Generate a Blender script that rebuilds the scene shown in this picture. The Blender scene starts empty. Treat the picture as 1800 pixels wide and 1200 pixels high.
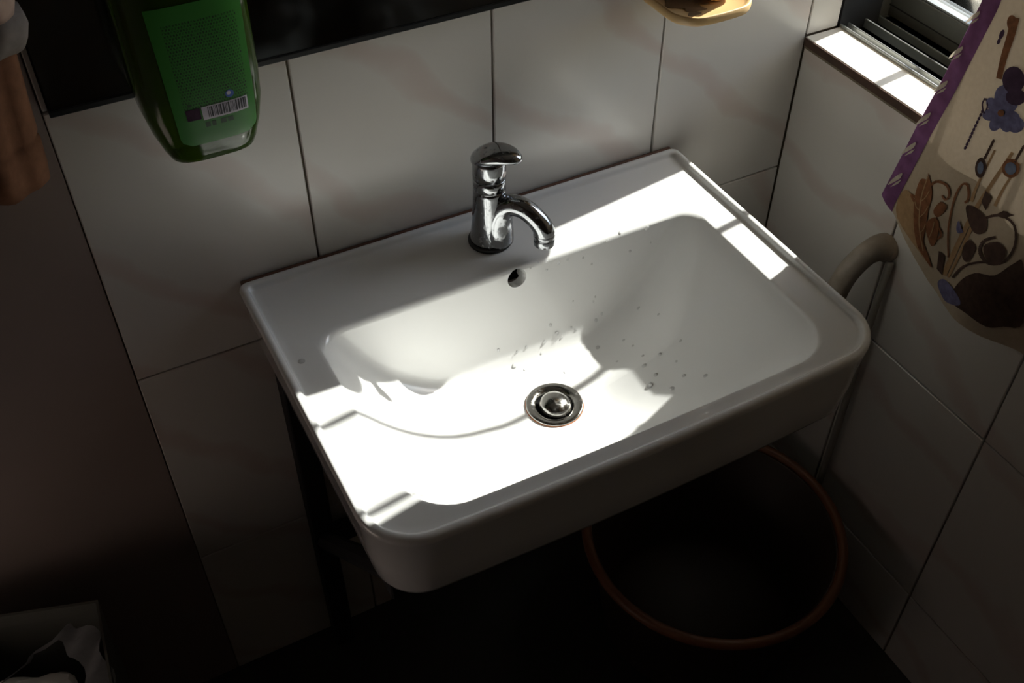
import bpy, bmesh, math, random
from mathutils import Vector, Matrix
from mathutils.bvhtree import BVHTree

random.seed(7)
scene = bpy.context.scene
COL = scene.collection
PI = math.pi
Z0 = 0.714            # height of the middle wall-tile joint above the floor; local heights below count from it

# ------------------------------------------------------------------ camera
F_PX = 1858.87
yaw, pitch, roll = (math.radians(a) for a in (27.8486, -44.2201, 0.0955))
CAM = Vector((-0.01678, -1.02867, 0.96159 + Z0))
fwd = Vector((math.sin(yaw) * math.cos(pitch), math.cos(yaw) * math.cos(pitch), math.sin(pitch)))
rgt = Vector((math.cos(yaw), -math.sin(yaw), 0))
upv = rgt.cross(fwd)
rgt, upv = (math.cos(roll) * rgt + math.sin(roll) * upv), (-math.sin(roll) * rgt + math.cos(roll) * upv)
cam_d = bpy.data.cameras.new('camera')
cam_d.sensor_width = 36.0
cam_d.lens = F_PX / 1800 * 36
cam_d.clip_start = 0.02
cam = bpy.data.objects.new('camera', cam_d)
cam.matrix_world = Matrix(((rgt.x, upv.x, -fwd.x, CAM.x), (rgt.y, upv.y, -fwd.y, CAM.y), (rgt.z, upv.z, -fwd.z, CAM.z), (0, 0, 0, 1)))
COL.objects.link(cam)
scene.camera = cam

# ------------------------------------------------------------------ world, sun, exposure
SUN = Vector((-1.0, -0.14, -0.83)).normalized()
w = bpy.data.worlds.new('sky'); scene.world = w
w.use_nodes = True
nt = w.node_tree
sky = nt.nodes.new('ShaderNodeTexSky')
sky.sky_type = 'NISHITA'
sky.sun_disc = False
sky.sun_elevation = math.asin(-SUN.z)
sky.sun_rotation = math.atan2(-SUN.x, -SUN.y)
bg = nt.nodes['Background']
nt.links.new(sky.outputs[0], bg.inputs[0])
bg.inputs[1].default_value = 0.6
sd = bpy.data.lights.new('sun', 'SUN')
sd.energy = 16.0
sd.angle = math.radians(0.6)
sd.color = (1.0, 0.96, 0.90)
so = bpy.data.objects.new('sun', sd)
so.rotation_euler = SUN.to_track_quat('-Z', 'Y').to_euler()
so.location = (3, 0.5, 3)
COL.objects.link(so)
vs = scene.view_settings
vs.view_transform = 'Standard'; vs.look = 'None'; vs.gamma = 1.0; vs.use_curve_mapping = False
vs.exposure = -0.12

# ------------------------------------------------------------------ helpers
def ray(px, py):
    return (rgt * ((px - 900) / F_PX) + upv * (-(py - 600) / F_PX) + fwd).normalized()
def at(px, py, axis, val):
    d = ray(px, py); t = (val - CAM[axis]) / d[axis]
    return CAM + d * t

def tag(o, label=None, cat=None, group=None, kind=None):
    if label: o['label'] = label
    if cat: o['category'] = cat
    if group: o['group'] = group
    if kind: o['kind'] = kind
    return o
def empty(name, loc=(0, 0, 0), parent=None):
    o = bpy.data.objects.new(name, None); o.empty_display_size = 0.02
    o.location = loc; COL.objects.link(o)
    if parent: o.parent = parent
    return o
def obj(name, me, mat, parent=None, smooth=False, loc=None):
    if isinstance(me, bmesh.types.BMesh):
        bm = me; me = bpy.data.meshes.new(name); bm.normal_update(); bm.to_mesh(me); bm.free()
    if smooth:
        me.polygons.foreach_set('use_smooth', [True] * len(me.polygons))
    if mat and not me.materials: me.materials.append(mat)
    o = bpy.data.objects.new(name, me); COL.objects.link(o)
    if loc is not None: o.location = loc
    if parent:
        o.parent = parent
        p = parent; off = Vector((0, 0, 0))
        while p: off += p.location; p = p.parent
        o.location = (Vector(loc) if loc is not None else Vector((0, 0, 0))) - off   # meshes are written in room coordinates
    return o
def box(x0, x1, y0, y1, z0, z1, bev=0.0, seg=1, bm=None):
    bm2 = bmesh.new()
    bmesh.ops.create_cube(bm2, size=1)
    for v in bm2.verts:
        v.co = Vector(((x0 + x1) / 2 + v.co.x * abs(x1 - x0), (y0 + y1) / 2 + v.co.y * abs(y1 - y0), (z0 + z1) / 2 + v.co.z * abs(z1 - z0)))
    if bev: bmesh.ops.bevel(bm2, geom=bm2.edges[:], offset=bev, segments=seg, affect='EDGES', profile=0.5)
    if bm is None: return bm2
    me = bpy.data.meshes.new('t'); bm2.to_mesh(me); bm.from_mesh(me); bm2.free(); bpy.data.meshes.remove(me)
    return bm
def loft(rings, closed_ring=True, cap0=False, cap1=False, wrap=False, bm=None):
    bm = bm or bmesh.new()
    R = [[bm.verts.new(p) for p in r] for r in rings]
    n = len(R[0]); m = len(R)
    for j in range(m if wrap else m - 1):
        a, b = R[j], R[(j + 1) % m]
        for i in range(n if closed_ring else n - 1):
            k = (i + 1) % n
            bm.faces.new((a[i], a[k], b[k], b[i]))
    if cap0: bm.faces.new(list(reversed(R[0])))
    if cap1: bm.faces.new(R[-1])
    return bm
def circle(c, r, n=32, z=None, ry=None):
    ry = r if ry is None else ry
    return [Vector((c[0] + r * math.cos(2 * PI * i / n), c[1] + ry * math.sin(2 * PI * i / n), c[2] if z is None else z)) for i in range(n)]
def lathe(c, prof, n=40, cap0=True, cap1=True, bm=None):
    return loft([circle(c, r, n, z) for r, z in prof], True, cap0, cap1, bm=bm)
def tube(path, radii, n=16, cap=True, bm=None, flat=1.0):
    path = [Vector(p) for p in path]
    if not hasattr(radii, '__len__'): radii = [radii] * len(path)
    rings = []; prev = None
    for i, p in enumerate(path):
        t = (path[min(i + 1, len(path) - 1)] - path[max(i - 1, 0)]).normalized()
        if prev is None:
            u = t.cross(Vector((0, 0, 1)))
            if u.length < 1e-3: u = t.cross(Vector((1, 0, 0)))
        else:
            u = prev - t * prev.dot(t)
        u.normalize(); prev = u; v = t.cross(u)
        rings.append([p + (u * math.cos(2 * PI * k / n) + v * math.sin(2 * PI * k / n) * flat) * radii[i] for k in range(n)])
    return loft(rings, True, cap, cap, bm=bm)
def spline(pts, n):
    """Catmull-Rom through tuples of any length"""
    P = [tuple(p) for p in pts]; P = [P[0]] + P + [P[-1]]; out = []
    m = len(P) - 3
    for i in range(n + 1):
        s = i / n * m; k = min(int(s), m - 1); t = s - k
        a, b, c, d = P[k:k + 4]
        out.append(tuple(0.5 * (2 * b[q] + (c[q] - a[q]) * t + (2 * a[q] - 5 * b[q] + 4 * c[q] - d[q]) * t * t + (3 * b[q] - a[q] - 3 * c[q] + d[q]) * t ** 3) for q in range(len(b))))
    return out
def rrect(x0, x1, yb, yf, rb, rf, bow=0.0, nc=10, ne=14):
    """plan outline, counter-clockwise from above; back edge y=yb (larger), front y=yf; front edge bows out by bow"""
    pts = []
    def arc(cx, cy, r, a0):
        for i in range(nc + 1):
            a = a0 + (PI / 2) * i / nc
            pts.append((cx + r * math.cos(a), cy + r * math.sin(a)))
    def line(ax, ay, bx, by):
        for i in range(1, ne):
            t = i / ne; pts.append((ax + (bx - ax) * t, ay + (by - ay) * t))
    arc(x1 - rb, yb - rb, rb, 0); line(x1 - rb, yb, x0 + rb, yb)
    arc(x0 + rb, yb - rb, rb, PI / 2); line(x0, yb - rb, x0, yf + rf)
    arc(x0 + rf, yf + rf, rf, PI); line(x0 + rf, yf, x1 - rf, yf)
    arc(x1 - rf, yf + rf, rf, 1.5 * PI); line(x1, yf + rf, x1, yb - rb)
    xm, hw = (x0 + x1) / 2, (x1 - x0) / 2
    out = []
    for x, y in pts:
        k = max(0.0, min(1.0, (yb - y) / (yb - yf) * 1.6 - 0.6))
        out.append((x, y - bow * k * (1 - ((x - xm) / hw) ** 2)))
    return out

# ------------------------------------------------------------------ materials
def new_mat(name):
    m = bpy.data.materials.new(name); m.use_nodes = True
    return m, m.node_tree, m.node_tree.nodes['Principled BSDF']
def simple(name, col, rough=0.5, metal=0.0, noise=0.0, nscale=20, bump=0.0, coat=0.0, spec=0.5):
    m, t, b = new_mat(name)
    b.inputs['Roughness'].default_value = rough
    b.inputs['Metallic'].default_value = metal
    b.inputs['Coat Weight'].default_value = coat
    b.inputs['Specular IOR Level'].default_value = spec
    b.inputs['Base Color'].default_value = (*col, 1)
    if noise or bump:
        tc = t.nodes.new('ShaderNodeTexCoord')
        n = t.nodes.new('ShaderNodeTexNoise'); n.inputs['Scale'].default_value = nscale; n.inputs['Detail'].default_value = 6
        t.links.new(tc.outputs['Object'], n.inputs['Vector'])
        if noise:
            r = t.nodes.new('ShaderNodeMix'); r.data_type = 'RGBA'
            r.inputs[6].default_value = (*[c * (1 - noise) for c in col], 1)
            r.inputs[7].default_value = (*[min(1, c * (1 + noise)) for c in col], 1)
            t.links.new(n.outputs['Fac'], r.inputs[0]); t.links.new(r.outputs[2], b.inputs['Base Color'])
        if bump:
            bp = t.nodes.new('ShaderNodeBump'); bp.inputs['Strength'].default_value = bump; bp.inputs['Distance'].default_value = 0.004
            t.links.new(n.outputs['Fac'], bp.inputs['Height']); t.links.new(bp.outputs[0], b.inputs['Normal'])
    return m

def tile_mat():
    m, t, b = new_mat('glazed_tile')
    tc = t.nodes.new('ShaderNodeTexCoord')
    mp = t.nodes.new('ShaderNodeMapping'); mp.inputs['Rotation'].default_value = (0.5, 0.75, 0.5)
    oi = t.nodes.new('ShaderNodeObjectInfo')
    mul = t.nodes.new('ShaderNodeMath'); mul.operation = 'MULTIPLY'; mul.inputs[1].default_value = 9.0
    t.links.new(oi.outputs['Random'], mul.inputs[0])
    t.links.new(tc.outputs['Object'], mp.inputs['Vector']); t.links.new(mul.outputs[0], mp.inputs['Location'])
    n1 = t.nodes.new('ShaderNodeTexNoise'); n1.inputs['Scale'].default_value = 5; n1.inputs['Detail'].default_value = 5
    wv = t.nodes.new('ShaderNodeTexWave'); wv.inputs['Scale'].default_value = 2.2; wv.inputs['Distortion'].default_value = 4.5
    wv.inputs['Detail'].default_value = 4; wv.inputs['Detail Scale'].default_value = 1.6
    t.links.new(mp.outputs[0], n1.inputs['Vector']); t.links.new(mp.outputs[0], wv.inputs['Vector'])
    rp = t.nodes.new('ShaderNodeValToRGB'); rp.color_ramp.elements[0].position = 0.86; rp.color_ramp.elements[1].position = 1.0
    rp.color_ramp.elements[0].color = (0, 0, 0, 1); rp.color_ramp.elements[1].color = (0.55, 0.55, 0.55, 1)
    t.links.new(wv.outputs['Fac'], rp.inputs[0])
    a = t.nodes.new('ShaderNodeMix'); a.data_type = 'RGBA'
    a.inputs[6].default_value = (0.54, 0.515, 0.475, 1); a.inputs[7].default_value = (0.62, 0.59, 0.55, 1)
    t.links.new(n1.outputs['Fac'], a.inputs[0])
    c = t.nodes.new('ShaderNodeMix'); c.data_type = 'RGBA'; c.inputs[7].default_value = (0.50, 0.40, 0.36, 1)
    t.links.new(rp.outputs[0], c.inputs[0]); t.links.new(a.outputs[2], c.inputs[6])
    t.links.new(c.outputs[2], b.inputs['Base Color'])
    b.inputs['Roughness'].default_value = 0.22; b.inputs['Specular IOR Level'].default_value = 0.4
    return m
M = {}
M['tile'] = tile_mat()
M['grout'] = simple('dirty_grout', (0.15, 0.12, 0.08), 0.9, noise=0.4, nscale=60)
M['brown_wall'] = simple('brown_wall_paint', (0.27, 0.215, 0.195), 0.45, noise=0.10, nscale=7)
M['plaster'] = simple('room_plaster', (0.24, 0.20, 0.17), 0.8, noise=0.08, nscale=4)
M['side_plaster'] = simple('pale_pink_plaster', (0.40, 0.32, 0.30), 0.8, noise=0.08, nscale=4)
M['ceiling'] = simple('ceiling_paint', (0.75, 0.72, 0.68), 0.9)
M['floor'] = simple('dark_floor_tile', (0.028, 0.026, 0.024), 0.55, noise=0.3, nscale=12)
M['ceramic'] = simple('white_ceramic', (0.80, 0.80, 0.79), 0.10, coat=0.3, noise=0.015, nscale=6)
def chrome(name, col, rough, spot):
    m, t, b = new_mat(name)
    b.inputs['Metallic'].default_value = 1; b.inputs['Base Color'].default_value = (*col, 1)
    tc = t.nodes.new('ShaderNodeTexCoord')
    n = t.nodes.new('ShaderNodeTexNoise'); n.inputs['Scale'].default_value = 190; n.inputs['Detail'].default_value = 5
    t.links.new(tc.outputs['Object'], n.inputs['Vector'])
    r = t.nodes.new('ShaderNodeMapRange'); r.inputs[1].default_value = 0.5; r.inputs[2].default_value = 0.75
    r.inputs[3].default_value = rough; r.inputs[4].default_value = rough + spot
    t.links.new(n.outputs['Fac'], r.inputs[0]); t.links.new(r.outputs[0], b.inputs['Roughness'])
    return m
M['chrome'] = chrome('spotted_chrome', (0.33, 0.34, 0.355), 0.10, 0.32)
M['steel'] = chrome('stained_steel', (0.34, 0.33, 0.31), 0.13, 0.22)
M['black_rubber'] = simple('black_rubber', (0.008, 0.008, 0.008), 0.45)
M['rust'] = simple('rust_ring', (0.38, 0.12, 0.035), 0.8, noise=0.4, nscale=80)
M['caulk'] = simple('stained_sealant', (0.10, 0.042, 0.022), 0.7, noise=0.7, nscale=14)
M['black_metal'] = simple('black_painted_metal', (0.006, 0.006, 0.007), 0.6)
M['alu'] = simple('window_aluminium', (0.42, 0.43, 0.42), 0.35, metal=0.8)
M['alu_dark'] = simple('dark_aluminium', (0.11, 0.115, 0.105), 0.45, metal=0.3, noise=0.2, nscale=30)  # dark tone also carries the sash's backlit shade in its colour
M['sill'] = simple('sill_stone', (0.70, 0.67, 0.61), 0.4, noise=0.06, nscale=12)
M['sill_edge'] = simple('sill_raw_edge', (0.06, 0.032, 0.021), 0.9, noise=0.5, nscale=60, bump=0.3)
M['terracotta'] = simple('terracotta_paving', (0.42, 0.17, 0.06), 0.8, noise=0.2, nscale=15)
M['iron'] = simple('grille_iron', (0.12, 0.12, 0.12), 0.5, metal=0.4)
M['pipe'] = simple('dirty_white_pipe', (0.27, 0.225, 0.18), 0.6, noise=0.55, nscale=38, bump=0.3)
M['hose'] = simple('grey_hose', (0.26, 0.24, 0.21), 0.5)
M['tub_rim'] = simple('orange_brown_plastic', (0.17, 0.06, 0.022), 0.45)
M['tub'] = simple('dark_tub_plastic', (0.03, 0.018, 0.012), 0.5)
M['bin'] = simple('grey_bin_plastic', (0.10, 0.10, 0.085), 0.5)
M['bag'] = simple('crumpled_plastic_bag', (0.42, 0.42, 0.43), 0.45, bump=0.5, nscale=25)
M['bag_pale'] = simple('pale_plastic_bag', (0.62, 0.62, 0.58), 0.5, bump=0.5, nscale=30)
M['tray'] = simple('cream_yellow_plastic', (0.58, 0.38, 0.17), 0.45)
M['tray_stain'] = simple('soap_scum', (0.17, 0.10, 0.045), 0.7, noise=0.5, nscale=50)
M['soap'] = simple('soap_bar', (0.66, 0.50, 0.24), 0.5)
M['brush'] = simple('brush_plastic', (0.25, 0.35, 0.5), 0.4)
M['bristle'] = simple('brush_bristles', (0.8, 0.8, 0.78), 0.9)
def mirror_mat():
    m, t, b = new_mat('mirror_silver')
    b.inputs['Metallic'].default_value = 1; b.inputs['Base Color'].default_value = (0.30, 0.33, 0.34, 1)
    tc = t.nodes.new('ShaderNodeTexCoord'); n = t.nodes.new('ShaderNodeTexNoise'); n.inputs['Scale'].default_value = 14; n.inputs['Detail'].default_value = 8
    t.links.new(tc.outputs['Object'], n.inputs['Vector'])
    r = t.nodes.new('ShaderNodeMapRange'); r.inputs[1].default_value = 0.45; r.inputs[2].default_value = 0.8; r.inputs[3].default_value = 0.05; r.inputs[4].default_value = 0.3
    t.links.new(n.outputs['Fac'], r.inputs[0]); t.links.new(r.outputs[0], b.inputs['Roughness'])
    return m
M['mirror'] = mirror_mat()
M['mirror_edge'] = simple('mirror_dark_edge', (0.012, 0.013, 0.014), 0.3)
def glass_pane():
    m, t, b = new_mat('window_glass')
    out = t.nodes['Material Output']; t.nodes.remove(b)
    tr = t.nodes.new('ShaderNodeBsdfTransparent'); tr.inputs[0].default_value = (0.93, 0.95, 0.94, 1)
    gl = t.nodes.new('ShaderNodeBsdfGlossy'); gl.inputs['Roughness'].default_value = 0.02
    fr = t.nodes.new('ShaderNodeFresnel'); fr.inputs[0].default_value = 1.45
    mx = t.nodes.new('ShaderNodeMixShader')
    t.links.new(fr.outputs[0], mx.inputs[0]); t.links.new(tr.outputs[0], mx.inputs[1]); t.links.new(gl.outputs[0], mx.inputs[2])
    t.links.new(mx.outputs[0], out.inputs[0])
    return m
M['glass'] = glass_pane()
def water_mat():
    m, t, b = new_mat('water')
    out = t.nodes['Material Output']; t.nodes.remove(b)
    tr = t.nodes.new('ShaderNodeBsdfTransparent'); tr.inputs[0].default_value = (0.97, 0.97, 0.97, 1)
    gl = t.nodes.new('ShaderNodeBsdfGlossy'); gl.inputs['Roughness'].default_value = 0.06
    fr = t.nodes.new('ShaderNodeFresnel'); fr.inputs[0].default_value = 1.33
    mx = t.nodes.new('ShaderNodeMixShader')
    t.links.new(fr.outputs[0], mx.inputs[0]); t.links.new(tr.outputs[0], mx.inputs[1]); t.links.new(gl.outputs[0], mx.inputs[2])
    df = t.nodes.new('ShaderNodeBsdfDiffuse'); df.inputs[0].default_value = (0.95, 0.96, 0.97, 1)
    m2 = t.nodes.new('ShaderNodeMixShader'); m2.inputs[0].default_value = 0.20
    t.links.new(mx.outputs[0], m2.inputs[1]); t.links.new(df.outputs[0], m2.inputs[2])
    t.links.new(m2.outputs[0], out.inputs[0])
    return m
M['water'] = water_mat()
def bottle_mat():
    m, t, b = new_mat('green_bottle_plastic')
    b.inputs['Base Color'].default_value = (0.05, 0.11, 0.008, 1)
    b.inputs['Roughness'].default_value = 0.12; b.inputs['Transmission Weight'].default_value = 0.55; b.inputs['IOR'].default_value = 1.4
    return m
M['bottle'] = bottle_mat()
M['bottle_cap'] = simple('dark_green_cap', (0.01, 0.05, 0.012), 0.35)
def label_mat():
    """flat print: rows of small dark unreadable characters on green"""
    m, t, b = new_mat('printed_green_label')
    uv = t.nodes.new('ShaderNodeUVMap')
    br = t.nodes.new('ShaderNodeTexBrick')
    br.inputs['Scale'].default_value = 1.0; br.inputs['Brick Width'].default_value = 0.032; br.inputs['Row Height'].default_value = 0.038
    br.inputs['Mortar Size'].default_value = 0.0075; br.inputs['Mortar Smooth'].default_value = 0.3; br.inputs['Bias'].default_value = -0.2
    br.inputs['Color1'].default_value = (0, 0, 0, 1); br.inputs['Color2'].default_value = (0.5, 0.5, 0.5, 1); br.inputs['Mortar'].default_value = (1, 1, 1, 1)
    t.links.new(uv.outputs[0], br.inputs['Vector'])
    nz = t.nodes.new('ShaderNodeTexNoise'); nz.inputs['Scale'].default_value = 70
    t.links.new(uv.outputs[0], nz.inputs['Vector'])
    sx = t.nodes.new('ShaderNodeSeparateXYZ'); t.links.new(uv.outputs[0], sx.inputs[0])
    def band(sock, lo, hi):
        a = t.nodes.new('ShaderNodeMath'); a.operation = 'GREATER_THAN'; a.inputs[1].default_value = lo; t.links.new(sock, a.inputs[0])
        c = t.nodes.new('ShaderNodeMath'); c.operation = 'LESS_THAN'; c.inputs[1].default_value = hi; t.links.new(sock, c.inputs[0])
        p = t.nodes.new('ShaderNodeMath'); p.operation = 'MULTIPLY'; t.links.new(a.outputs[0], p.inputs[0]); t.links.new(c.outputs[0], p.inputs[1]); return p
    def mulm(a, c):
        p = t.nodes.new('ShaderNodeMath'); p.operation = 'MULTIPLY'; t.links.new(a, p.inputs[0]); t.links.new(c, p.inputs[1]); return p
    area = mulm(band(sx.outputs[1], 0.46, 1.55).outputs[0], band(sx.outputs[0], 0.13, 0.92).outputs[0])
    inv = t.nodes.new('ShaderNodeMath'); inv.operation = 'SUBTRACT'; inv.inputs[0].default_value = 1.0; t.links.new(br.outputs['Color'], inv.inputs[1])
    gt = t.nodes.new('ShaderNodeMath'); gt.operation = 'GREATER_THAN'; gt.inputs[1].default_value = 0.42; t.links.new(nz.outputs['Fac'], gt.inputs[0])
    fac = mulm(mulm(inv.outputs[0], area.outputs[0]).outputs[0], gt.outputs[0])
    mx = t.nodes.new('ShaderNodeMix'); mx.data_type = 'RGBA'
    mx.inputs[6].default_value = (0.022, 0.17, 0.015, 1); mx.inputs[7].default_value = (0.003, 0.022, 0.003, 1)
    t.links.new(fac.outputs[0], mx.inputs[0]); t.links.new(mx.outputs[2], b.inputs['Base Color'])
    b.inputs['Roughness'].default_value = 0.4
    return m
M['label'] = label_mat()
M['print_white'] = simple('print_white', (0.55, 0.52, 0.60), 0.5)
M['print_black'] = simple('print_black', (0.02, 0.02, 0.03), 0.5)
M['print_darkgreen'] = simple('print_dark_green', (0.006, 0.045, 0.006), 0.5)
M['print_blue'] = simple('print_blue', (0.05, 0.12, 0.45), 0.5)
def cloth(name, col, trans=0.35, noise=0.12, nscale=160, col2=None):
    m, t, b = new_mat(name)
    out = t.nodes['Material Output']
    tc = t.nodes.new('ShaderNodeTexCoord'); n = t.nodes.new('ShaderNodeTexNoise'); n.inputs['Scale'].default_value = nscale; n.inputs['Detail'].default_value = 4
    t.links.new(tc.outputs['Object'], n.inputs['Vector'])
    mx = t.nodes.new('ShaderNodeMix'); mx.data_type = 'RGBA'
    c2 = col2 or col
    mx.inputs[6].default_value = (*[c * (1 - noise) for c in col], 1); mx.inputs[7].default_value = (*[c * (1 + noise) for c in c2], 1)
    t.links.new(n.outputs['Fac'], mx.inputs[0]); t.links.new(mx.outputs[2], b.inputs['Base Color'])
    b.inputs['Roughness'].default_value = 0.9; b.inputs['Specular IOR Level'].default_value = 0.1
    bp = t.nodes.new('ShaderNodeBump'); bp.inputs['Strength'].default_value = 0.25; bp.inputs['Distance'].default_value = 0.002
    t.links.new(n.outputs['Fac'], bp.inputs['Height']); t.links.new(bp.outputs[0], b.inputs['Normal'])
    if trans:
        tl = t.nodes.new('ShaderNodeBsdfTranslucent'); t.links.new(mx.outputs[2], tl.inputs[0])
        ms = t.nodes.new('ShaderNodeMixShader'); ms.inputs[0].default_value = trans
        t.links.new(b.outputs[0], ms.inputs[1]); t.links.new(tl.outputs[0], ms.inputs[2]); t.links.new(ms.outputs[0], out.inputs[0])
    return m
M['curtain'] = cloth('beige_curtain_cloth', (0.42, 0.335, 0.245), 0.05, noise=0.10)
M['towel'] = cloth('brown_terry_towel', (0.17, 0.08, 0.045), 0.0, noise=0.35, nscale=90)
M['towel_pattern'] = cloth('faded_pink_towel', (0.34, 0.17, 0.13), 0.0, noise=0.5, nscale=28, col2=(0.36, 0.27, 0.22))
M['towel_tie'] = cloth('pale_grey_tie', (0.20, 0.175, 0.16), 0.0, noise=0.4, nscale=60)
M['purple'] = cloth('purple_trim_cloth', (0.20, 0.055, 0.15), 0.25, noise=0.55, nscale=45, col2=(0.22, 0.10, 0.22))
M['cream_print'] = cloth('cream_print', (0.52, 0.45, 0.36), 0.2, noise=0.3, nscale=120)
M['orange_print'] = cloth('russet_print', (0.20, 0.085, 0.04), 0.05, noise=0.6, nscale=120)
M['amber_print'] = cloth('amber_print', (0.34, 0.21, 0.11), 0.05, noise=0.3, nscale=120)
M['violet_print'] = cloth('blue_violet_print', (0.14, 0.13, 0.22), 0.05, noise=0.6, nscale=120)
M['dark_print'] = cloth('dark_brown_print', (0.075, 0.045, 0.035), 0.05, noise=0.5, nscale=100)
M['plum_print'] = cloth('dark_plum_print', (0.06, 0.035, 0.06), 0.05, noise=0.5, nscale=100)
M['slate_print'] = cloth('slate_blue_print', (0.14, 0.16, 0.22), 0.05, noise=0.4, nscale=100)

# ------------------------------------------------------------------ the room shell
TW, TH, GAP, TT = 0.25, 0.387, 0.0028, 0.008
ROOM_L, ROOM_F, CEIL = -0.45, -1.95, 2.5
WIN = dict(y0=-1.15, y1=0.0, z0=Z0 + 0.2227, z1=Z0 + 1.36)     # window opening in the right wall

obj('floor', box(ROOM_L - .1, 1.3, ROOM_F - .1, .15, -.06, 0), M['floor'])
obj('ceiling', box(ROOM_L - .1, 1.3, ROOM_F - .1, .15, CEIL, CEIL + .06), M['ceiling'])
wall_back = obj('wall_back', box(-0.006, 1.13, TT - .002, .15, 0, CEIL), M['grout'])
wall_left = obj('wall_left', box(ROOM_L - .1, -0.0058, 0.001, .15, 0, CEIL, 0.0005), M['brown_wall'])
obj('wall_side', box(ROOM_L - .1, ROOM_L, ROOM_F, .001, 0, CEIL), M['side_plaster'])
obj('wall_front', box(ROOM_L, 1.0, ROOM_F - .1, ROOM_F, 0, CEIL), M['plaster'])
bm = bmesh.new()
X1 = 1.0 + TT - .002
box(X1, 1.21, ROOM_F - .1, TT - .002, 0, WIN['z0'] - .012, bm=bm)
box(X1, 1.21, ROOM_F - .1, TT - .002, WIN['z1'], CEIL, bm=bm)
box(X1, 1.21, ROOM_F - .1, WIN['y0'], WIN['z0'] - .012, WIN['z1'], bm=bm)
wall_right = obj('wall_right', bm, M['grout'])
for n in ('floor', 'ceiling', 'wall_back', 'wall_left', 'wall_side', 'wall_front', 'wall_right'):
    bpy.data.objects[n]['kind'] = 'structure'

_tiles = {}
def tile(parent, axis, u0, u1, z0, z1):
    """one glazed tile; axis 'y': lies on the back wall (u = x); axis 'x': on the right wall (u = y)"""
    w_, h_ = round(u1 - u0 - GAP, 4), round(z1 - z0 - GAP, 4)
    if w_ < .012 or h_ < .012: return
    key = (axis, w_, h_)
    if key not in _tiles:
        b = box(-w_ / 2, w_ / 2, 0, TT, -h_ / 2, h_ / 2, 0.0012) if axis == 'y' else box(0, TT, -w_ / 2, w_ / 2, -h_ / 2, h_ / 2, 0.0012)
        me = bpy.data.meshes.new('tile'); b.to_mesh(me); b.free(); me.materials.append(M['tile']); _tiles[key] = me
    dx = random.uniform(-.0004, .0004)
    c = ((u0 + u1) / 2, dx, (z0 + z1) / 2) if axis == 'y' else (1.0 + dx, (u0 + u1) / 2, (z0 + z1) / 2)
    o = obj('tile', _tiles[key], None, parent, loc=c)
    o.rotation_euler = (random.uniform(-.0015, .0015), random.uniform(-.0015, .0015), random.uniform(-.0015, .0015))
def subtract(r, h):
    a0, a1, b0, b1 = r; c0, c1, d0, d1 = h
    if a1 <= c0 or a0 >= c1 or b1 <= d0 or b0 >= d1: return [r]
    out = []
    if b0 < d0: out.append((a0, a1, b0, d0))
    if b1 > d1: out.append((a0, a1, d1, b1))
    lo, hi = max(b0, d0), min(b1, d1)
    if a0 < c0: out.append((a0, c0, lo, hi))
    if a1 > c1: out.append((c1, a1, lo, hi))
    return out
zs_b = [0] + [Z0 - TH + TH * k for k in range(6)] + [CEIL]
for zi in range(len(zs_b) - 1):
    for xi in range(4):
        tile(wall_back, 'y', xi * TW - (0.0057 if xi == 0 else 0), (xi + 1) * TW, zs_b[zi], zs_b[zi + 1])
    if zs_b[zi + 1] > WIN['z0'] and zs_b[zi] < WIN['z1']:      # the tiled window reveal
        tile(wall_back, 'y', 1.0, 1.058, max(zs_b[zi], WIN['z0']), min(zs_b[zi + 1], WIN['z1']))
ys_r = [0.0, -.2455, -.4937, -.742, -.99, -1.238, -1.486, -1.734, ROOM_F]
zr = Z0 - .150
zs_r = [0, zr - TH] + [zr + TH * k for k in range(5)] + [CEIL]
hole = (WIN['y0'], WIN['y1'], WIN['z0'] - .0125, WIN['z1'])
for zi in range(len(zs_r) - 1):
    for yi in range(len(ys_r) - 1):
        for r in subtract((ys_r[yi + 1], ys_r[yi], zs_r[zi], zs_r[zi + 1]), hole):
            tile(wall_right, 'x', *r)

# ------------------------------------------------------------------ window
ZS = WIN['z0']
win = empty('window_1', (1.0, WIN['y0'], ZS)); win['kind'] = 'structure'
y0w, y1w = WIN['y0'], WIN['y1']
obj('sill', box(0.9985, 1.064, y0w, y1w - .001, ZS - .011, ZS, 0.0008), M['sill'], win)
obj('sill_edge', box(0.9962, 0.9986, y0w, y1w - .0015, ZS - .0125, ZS - .0008, 0.0006), M['sill_edge'], win)
obj('sill_mortar', box(0.9972, 0.9998, y0w, y1w - .002, ZS - .0165, ZS - .012, 0.001), M['grout'], win)
obj('track_rail', box(1.060, 1.0635, y0w, y1w, ZS - .02, ZS + .0045, .0008), M['alu'], win)
obj('track_rail', box(1.076, 1.0785, y0w, y1w, ZS - .02, ZS + .0025, .0006), M['alu'], win)
obj('track_bed', box(1.0635, 1.215, y0w, y1w + .02, ZS - .034, ZS - .012), M['alu_dark'], win)
obj('track_rail', box(1.108, 1.112, y0w, y1w, ZS - .013, ZS + .001, .0008), M['alu_dark'], win)
obj('track_rail', box(1.135, 1.139, y0w, y1w, ZS - .013, ZS - .001, .0008), M['alu_dark'], win)
obj('jamb', box(1.0595, 1.135, y1w - .0008, y1w + .03, ZS - .02, WIN['z1']), M['black_metal'], win)
obj('jamb', box(1.135, 1.215, y1w + .012, y1w + .03, ZS - .02, WIN['z1']), M['alu_dark'], win)
obj('jamb', box(1.06, 1.215, y0w - .004, y0w + .03, ZS - .02, WIN['z1']), M['alu_dark'], win)
obj('head_rail', box(1.06, 1.215, y0w, y1w + .02, WIN['z1'] - .03, WIN['z1'] + .002), M['alu_dark'], win)
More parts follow.
